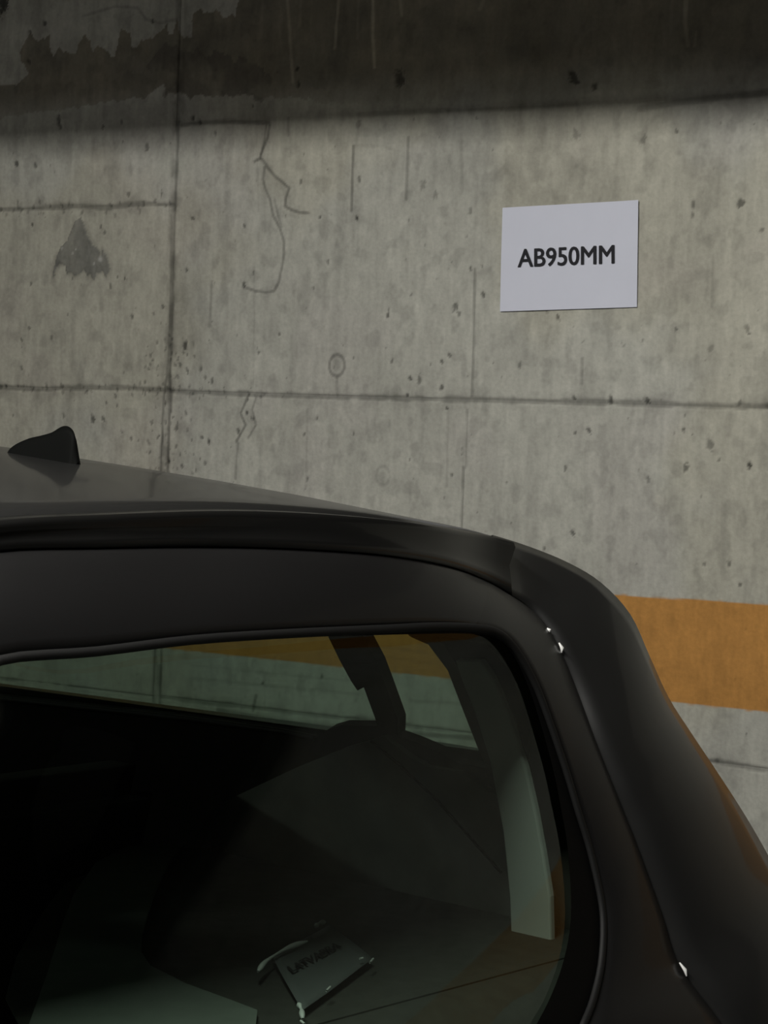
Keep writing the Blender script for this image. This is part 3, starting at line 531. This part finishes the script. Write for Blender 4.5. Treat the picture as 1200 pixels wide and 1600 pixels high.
# roof
def g(s_): return float(np.interp(s_, [-1.3, -.7, -.35, 0, .12, .31, .45, .60], [.045, .070, .062, .040, .031, .013, 0, -.01]))
i_r0 = next(i for i, p_ in enumerate(Oall) if p_.z > 1.30); i_r1 = max(i for i, p_ in enumerate(Oall) if p_.z > 1.305)
stations = [0, .004, .012, .03, .06, .1, .16, .22, .28, .35, .42, .5, .58, .66, .75, .85, 1]
rows = []
for t in stations:
    row = []
    for i in range(i_r0, i_r1 + 1):
        a = Oall[i]; s_ = a.x * (1 - t) + (-1.30) * t
        lip = -.010 if t == 0 else (-.002 if t == .004 else 0)
        row.append(Vector((s_, a.y, a.z + g(s_) - g(a.x) + lip)))
    rows.append(row)
rf = grid('roof_panel', rows, M['paint'], car)
# black liner under the roof
rows = []
for t in [0, .1, .2, .35, .5, .7, 1]:
    row = []
    for i in range(i_r0 + 2, i_r1 - 1, 2):
        a = Oall[i]; s_ = (a.x + .02) * (1 - t) - 1.30 * t
        row.append(Vector((s_, a.y * .97, a.z + g(s_) - g(a.x) - .035)))
    rows.append(row)
grid('headliner', rows, M['cabin'], car, thick=.01)
# hatch
def dl(p_): return Vector((p_[0], -.20 - p_[1], p_[2] + .004))
Dc = V3(D_CURVE); Ic = V3(I_CURVE)
Dr = Dc; Dleft = [dl(p_) for p_ in Dc[8:]][::-1]; Ileft = [dl(p_) for p_ in Ic[8:]][::-1]
Dloop = crom(Dleft + Dc, 4); Iloop = crom(Ileft + Ic, 4)
# bottom runs of glass: round corners into the lower edge
def bottom(loop, zb, sb, inset):
    a = loop[-1]; b_ = loop[0]
    pts = [a, Vector((sb - .012, a.y - .045, zb + .045)), Vector((sb, a.y - .13, zb + .008)), Vector((sb + .02, (a.y + b_.y) / 2, zb - .005)), Vector((sb, b_.y + .13, zb + .008)), Vector((sb - .012, b_.y + .045, zb + .045)), b_]
    return crom(pts, 4)[1:-1]
Db = bottom(Dloop, .74, .695, 0); Ib = bottom(Iloop, .77, .688, 0)
Dfull = Dloop + Db; Ifull = Iloop + Ib
cb0 = Vector(Call[-1]); cb1 = Vector(Call[0])
Cb = [cb0.lerp(cb1, (k + 1) / (len(Db) + 1)) + Vector((.05 * math.sin(math.pi * (k + 1) / (len(Db) + 1)), 0, 0)) for k in range(len(Db))]
# resample hatch outer line so that it pairs with the glass line
nD = len(Dloop)
def resample(L, n):
    L = [Vector(p_) for p_ in L]; acc = [0]
    for a, b_ in zip(L[:-1], L[1:]): acc.append(acc[-1] + (b_ - a).length)
    out = []
    for k in range(n):
        t = acc[-1] * k / (n - 1); j = min(max(i for i, v in enumerate(acc) if v <= t + 1e-9), len(L) - 2)
        out.append(L[j].lerp(L[j + 1], (t - acc[j]) / max(1e-9, acc[j + 1] - acc[j])))
    return out
# pair right part index by index, then left
keyC = [nl + k for k in range(0, (len(Dc) - 1) * 4 + 1)]       # measured part: same key count in both tables
leftN = nD - len(keyC)
Cright_last = keyC[-1]
Cpair = resample(Call[:nl + 1], leftN + 1)[:-1] + [Call[i] for i in keyC]
# C's lower tail below the last key belongs to the bottom run
tailR = Call[Cright_last + 1:]
Cb_full = resample(tailR + Cb + [Call[0]], len(Db) + 2)[1:-1] if tailR else Cb
Cfull = Cpair + Cb_full
rows = []
n_ = len(Dfull)
bandrows = []
for i in range(n_):
    c_, d_ = Cfull[i], Dfull[i]; dv = (d_ - c_); L = dv.length; c2 = c_ + dv * (min(.0012, L * .2) / L)
    row = [c2 + Vector((-.014, 0, -.0)), c2 + Vector((-.002, 0, 0)), c2 + dv * (.004 / L) + Vector((.001, 0, 0))]
    for k in range(1, 6):
        t = k / 6; row.append(c2.lerp(d_, t) + Vector((.008 * 4 * t * (1 - t), 0, 0)))
    row += [d_.copy(), d_ + Vector((-.012, 0, 0))]
    bandrows.append(row)
bandrows.append(bandrows[0])
h0 = leftN - 4; h1 = leftN + 6 * 4
hp = grid('hatch_panel', bandrows[h1:] + bandrows[1:h0 + 1], M['hatch'], car); hp['label'] = 'dark grey hatch frame around the rear window'
hh = grid('hatch_header', bandrows[h0:h1 + 1], M['hatch'], car); hh['label'] = 'black hatch panel between spoiler and rear window'
# black printed border and rubber
rows = []
for i in range(n_):
    d_, i_ = Dfull[i], Ifull[i]
    rows.append([d_ + Vector((-.001, 0, 0)), d_.lerp(i_, .33) + Vector((.0005, 0, 0)), d_.lerp(i_, .66) + Vector((.001, 0, 0)), i_ + Vector((.001, 0, 0))])
rows.append(rows[0])
grid('glass_border', rows, M['frit'], car)
tube('window_seal', [p_ + Vector((.0, 0, 0)) for p_ in Dfull], .0055, M['rubber'], car, 8, closed=True)
A_ = np.array([[1, p_.z, p_.z ** 2, (p_.y + .07) ** 2] for p_ in Dfull]); B_ = np.array([p_.x for p_ in Dfull])
cf = np.linalg.lstsq(A_[:, :3], B_ + .10 * A_[:, 3], rcond=None)[0]; cf = np.append(cf, -.10)
def gs(y_, z_): return float(cf @ np.array([1, z_, z_ * z_, (y_ + .07) ** 2])) - .045 * (z_ - .95)
rows = []
for k in range(12):
    t = (0, .03, .06, .1, .16, .25, .36, .5, .65, .8, .92, .9999)[k]; row = []
    for d_ in Dfull:
        y_ = d_.y * (1 - t) - .07 * t; z_ = d_.z * (1 - t) + 1.05 * t
        fade = max(0, 1 - t / .3) ** 2
        row.append(Vector((gs(y_, z_) + (d_.x - gs(d_.y, d_.z)) * fade - .010, y_, z_)))
    rows.append(row)
grid('rear_window', rows, M['glass'], car, closed=True)['label'] = 'tinted rear window glass'

# antenna fin
fp = [(a_.x, a_.y) for a_ in crom([(p_[0], p_[1], 0) for p_ in FIN], 3)]
zlo = min(fp[0][1], fp[-1][1]); zhi = max(p_[1] for p_ in fp)
rows = []
for lev in (-1, -.85, -.5, 0, .5, .85, 1):
    pass
rows = []
for s_, z_ in fp:
    row = []; q_ = (s_ - fp[0][0]) / (fp[-1][0] - fp[0][0]); wd = .012 * min(1, (q_ / .25 + .05)) ** .6 * (1 if q_ < .97 else .8)
    for k in range(-6, 7):
        t = 1 - abs(k) / 6; side = (1 if k > 0 else -1) if k else 0
        zz_ = (zlo - .02) + (z_ - zlo + .02) * (1 - (1 - t) ** 2.2 if False else t ** .75)
        row.append(Vector((s_, side * wd * (abs(k) / 6) ** .55 * (1 - .35 * t), zz_)))
    rows.append(row)
fin = grid('antenna_fin', rows, M['finmat'], car); fin['label'] = 'black shark-fin antenna on the roof'
mesh('fin_base', [(FIN[0][0] - .012, 0, zlo - .001)] + [(FIN[0][0] + .07 + .085 * math.cos(a_), .024 * math.sin(a_), zlo - .002 - .0035) for a_ in [k * math.pi / 12 for k in range(24)]], [tuple([0] + [i, i + 1]) for i in range(1, 24)] + [(0, 24, 1)], M['rubber'], car)

# side frames with window openings (right one is seen through the cabin)
def wz(z_): return .60 + (1.25 - z_) * .35
def frame(sgn):
    def T(s_, z_, o_=0): 
        w_ = wz(z_) + o_
        return Vector((s_, w_ if sgn > 0 else 2 * MC - w_, z_))
    rear = [T(a, c_) for a, b_, c_ in OPEN_REAR]
    front = [T(a, c_) for a, b_, c_ in OPEN_FRONT] + [T(-1.45, 1.02), T(-1.15, 1.20), T(-1.02, 1.27)]
    outer = [T(-1.75, .60), T(.40, .60), T(.42, 1.10), T(.40, 1.24), T(.36, 1.33), T(-.2, 1.36), T(-1.0, 1.36), T(-1.25, 1.28), T(-1.55, 1.10)]
    poly('side_frame', outer, M['cabin'], car, .02, [rear, front])
    poly('side_window', [T(-1.5, 1.0, .012), T(.34, 1.03, .012), T(.33, 1.29, .012), T(-1.0, 1.29, .012)], M['sideglass'], car, .001)['label'] = 'tinted side window glass'
frame(1); frame(-1)
# belt line rubber strip, far door
tube('belt_strip', [(a, wz(c_) - .012, c_ - .002) for a, b_, c_ in OPEN_FRONT[10:]], .005, M['rubber'], car)
# luggage-bay trims seen through the glass
pts = V3(STRIP); lt = poly('pillar_trim', pts, M['trim_light'], car, .012); lt['label'] = 'pale grey upright trim strip inside the rear window'
b = lt.modifiers.new('soft', 'BEVEL'); b.width = .003; b.segments = 2
ra = [Vector((a, b_ - .012, c_)) for a, b_, c_ in OPEN_REAR[1:7]] + [Vector((.29, .64, .98)), Vector((.31, .65, .88)), Vector((.34, .655, .68))]
rb = [Vector((.455, .37, 1.30)), Vector((.475, .42, 1.28)), Vector((.485, .455, 1.23)), Vector((.52, .47, 1.16)), Vector((.55, .475, 1.10)), Vector((.57, .48, 1.05)), Vector((.60, .485, .98)), Vector((.63, .49, .88)), Vector((.69, .50, .68))]
rows = [[a.lerp(b_, t) + Vector((0, .07 * 4 * t * (1 - t), 0)) for t in [k / 8 for k in range(9)]] for a, b_ in zip(ra, rb)]
grid('quarter_trim', rows, M['trim_dark'], car, thick=.006)['label'] = 'dark brownish grey inner quarter trim'
sideu = [(.11, 1.098), (.03, 1.07), (-.09, 1.02), (-.22, .96), (-.30, .92), (-.30, .80), (.40, .78), (.40, .90), (.36, 1.02), (.25, 1.062), (.19, 1.062), (.155, 1.074)]
poly('luggage_side_trim', [Vector((s_, .585 + (1.10 - z_) * .22, z_)) for s_, z_ in sideu], M['lining'], car, .01)['label'] = 'charcoal side lining of the luggage bay'
tube('trim_seam', [Vector((a, .572 + (1.10 - c_) * .22 , c_)) for a, b_, c_ in CREASE], .0022, M['cabin'], car)
# load cover
ZS = .865
cover = [(.54, -.30), (.40, -.32), (.22, -.21), (.08, -.08), (-.05, .06), (-.13, .15), (-.22, .26), (-.27, .38), (-.30, .60), (.54, .60)]
poly('load_cover', [Vector((a, b_, ZS)) for a, b_ in cover], M['fabric'], car, .002)['label'] = 'charcoal fabric load cover behind the seats'
grid('cover_flap', [[Vector((s_, w_, z_)) for w_ in (-.56, -.3, 0, .3, .44, .54 if s_ < .6 else .50)] for s_, z_ in ((.52, ZS + .0015), (.56, ZS - .004), (.60, ZS - .022), (.635, ZS - .055), (.66, ZS - .11), (.67, ZS - .16))], M['fabric'], car)
edge = LSHAPE_Z  # paler curved shape laid flat over the load cover
poly('cover_edge', [Vector((a, b_, ZS + .008)) for a, b_ in edge], M['fabric_light'], car, .006)['label'] = 'paler grey curved edge piece lying on the load cover'
# seats, dashboard, cabin floor
def seat(name, s0, s1, w0, w1, z0, z1, lean=.12):
    bm = bmesh.new(); bmesh.ops.create_cube(bm, size=1)
    for v in bm.verts:
        zz_ = (v.co.z + .5); v.co = Vector((s0 + (v.co.x + .5) * (s1 - s0) + lean * (zz_ - .5), w0 + (v.co.y + .5) * (w1 - w0), z0 + zz_ * (z1 - z0)))
    bmesh.ops.bevel(bm, geom=bm.edges[:], offset=.05, segments=4, affect='EDGES')
    me = bpy.data.meshes.new(name); bm.to_mesh(me); bm.free(); return link(name, me, M['cabin'], car, True)
seat('rear_bench_back', -.52, -.36, -.66, .56, .50, 1.00)
seat('rear_bench_cushion', -1.0, -.45, -.66, .56, .35, .55, 0)
for w0 in (-.62, .06):
    seat('front_seat_back', -1.42, -1.28, w0, w0 + .48, .45, 1.02)
    seat('front_seat_cushion', -1.9, -1.35, w0, w0 + .48, .35, .52, 0)
box('cabin_floor', (-2.2, -.85, .28), (.60, .75, .34), M['cabin'], car)
box('dashboard', (-2.35, -.75, .60), (-2.0, .65, .93), M['cabin'], car, .04)
box('luggage_floor', (-.40, -.70, .50), (.64, .60, .53), M['cabin'], car)
# windscreen, bonnet, nose, lower body, bumper, wheels
rows = [[Vector((-1.30 - .015 * k + .0, w_ * (1 - .0), 1.33 + .12 * (1 - ((w_ - MC) / .6) ** 2) * (1 - k / 6) - .06 * k + (.0))) if False else
         Vector((-1.28 - .72 * k / 6 - .10 * (1 - ((w_ - MC) / .66) ** 2), MC + (w_ - MC) * (1 + .16 * k / 6), 1.33 + .16 * (1 - abs((w_ - MC) / .66) ** 2.5) * (1 - k / 6) - .38 * k / 6))
         for w_ in np.linspace(MC - .62, MC + .62, 11)] for k in range(7)]
grid('windscreen', rows, M['sideglass'], car)
rows = [[Vector((-2.05 - 1.25 * k / 8 - .12 * (1 - ((w_ - MC) / .8) ** 2), w_, .95 + .05 * (1 - ((w_ - MC) / .8) ** 2) - .20 * (k / 8) ** 2)) for w_ in np.linspace(MC - .80, MC + .80, 13)] for k in range(9)]
grid('bonnet', rows, M['paint'], car, thick=.01)
def plan(sx0, sx1, hw, n=48, e=5.0):
    out = []
    for k in range(n):
        a_ = 2 * math.pi * k / n; ca, sa = math.cos(a_), math.sin(a_)
        r_ = (abs(ca) ** e + abs(sa) ** e) ** (-1 / e)
        out.append(((sx0 + sx1) / 2 + (sx1 - sx0) / 2 * r_ * ca, MC + hw * r_ * sa))
    return out
rows = []
for z_, s1, hw, s0 in ((.20, .70, .80, -3.30), (.26, .78, .86, -3.38), (.45, .80, .895, -3.42), (.60, .79, .90, -3.40), (.70, .74, .895, -3.36)):
    rows.append([Vector((a, b_, z_)) for a, b_ in plan(s0, s1, hw)])
grid('lower_body', rows, M['paint'], car, closed=True)
for s_ in (-2.55, .02):
    for sg in (-1, 1):
        wy = MC + sg * .80; wh = []
        prof = [(.20, -.10), (.27, -.105), (.315, -.09), (.325, -.05), (.325, .05), (.315, .09), (.27, .105), (.20, .10)]
        rows = [[Vector((s_ + r_ * math.cos(2 * math.pi * k / 32), wy + o_, .325 + r_ * math.sin(2 * math.pi * k / 32))) for r_, o_ in prof] for k in range(33)]
        wheel = grid('wheel', rows, M['tyre'], car)
        rows = [[Vector((s_ + r_ * math.cos(2 * math.pi * k / 30), wy + sg * (.085 - .03 * (r_ < .19) * (1 if k % 6 < 3 else .2)), .325 + r_ * math.sin(2 * math.pi * k / 30))) for r_ in (.01, .05, .12, .18, .205)] for k in range(31)]
        grid('rim', rows, M['alloy'], wheel, thick=.02)
# white slivers painted in as lamp glints along the hatch gap
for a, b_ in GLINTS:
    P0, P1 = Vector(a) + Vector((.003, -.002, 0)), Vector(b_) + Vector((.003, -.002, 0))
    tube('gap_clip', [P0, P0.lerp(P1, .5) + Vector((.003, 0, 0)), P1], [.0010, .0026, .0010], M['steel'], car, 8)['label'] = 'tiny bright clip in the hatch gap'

# ---------------------------------------------------------------- paper tag lying on the load cover
zt = TAG[1]; cr = [Vector((a, b_, 0)) for a, b_ in TAG[0]]    # left, top, right, bottom corners in car frame
tc_ = sum(cr, Vector()) / 4
ca, sa = math.cos(-PSI), math.sin(-PSI)
def car_to_world(v): return Vector((CAR_AT[0] + v.x * ca - v.y * sa, CAR_AT[1] + v.x * sa + v.y * ca, v.z))
tagroot = empty('paper_tag', car_to_world(Vector((tc_.x, tc_.y, zt))), -PSI)
tag(tagroot, 'small grey paper tag in a clear sleeve lying behind the rear window', 'tag')
c4 = [v - tc_ for v in cr]
rows = []
for j in range(9):
    row = []
    for i in range(11):
        uu, vv = i / 10, j / 8
        p_ = (c4[0] * (1 - uu) + c4[1] * uu) * (1 - vv) + (c4[3] * (1 - uu) + c4[2] * uu) * vv
        row.append(Vector((p_.x, p_.y, .002 + .0015 * math.sin(uu * 5) * math.cos(vv * 4) + .012 * max(0, .2 - uu - vv * .6))))
    rows.append(row)
grid('tag_sheet', rows, M['tagpaper'], tagroot, thick=.0008)
ta, tb = [Vector((a, b_, 0)) - tc_ for a, b_ in TAGTEXT]
yd = (c4[1] - c4[2]).normalized()
text_mesh('printed_letters', 'LATVABRA', M['ink'], tagroot, ta + Vector((0, 0, .006)), tb - ta, yd, (tb - ta).length, .026, bold=.05, off=0.0008)
for ln in SLEEVE_GLINT:  # sleeve creases in white, lamp glints put into the colour
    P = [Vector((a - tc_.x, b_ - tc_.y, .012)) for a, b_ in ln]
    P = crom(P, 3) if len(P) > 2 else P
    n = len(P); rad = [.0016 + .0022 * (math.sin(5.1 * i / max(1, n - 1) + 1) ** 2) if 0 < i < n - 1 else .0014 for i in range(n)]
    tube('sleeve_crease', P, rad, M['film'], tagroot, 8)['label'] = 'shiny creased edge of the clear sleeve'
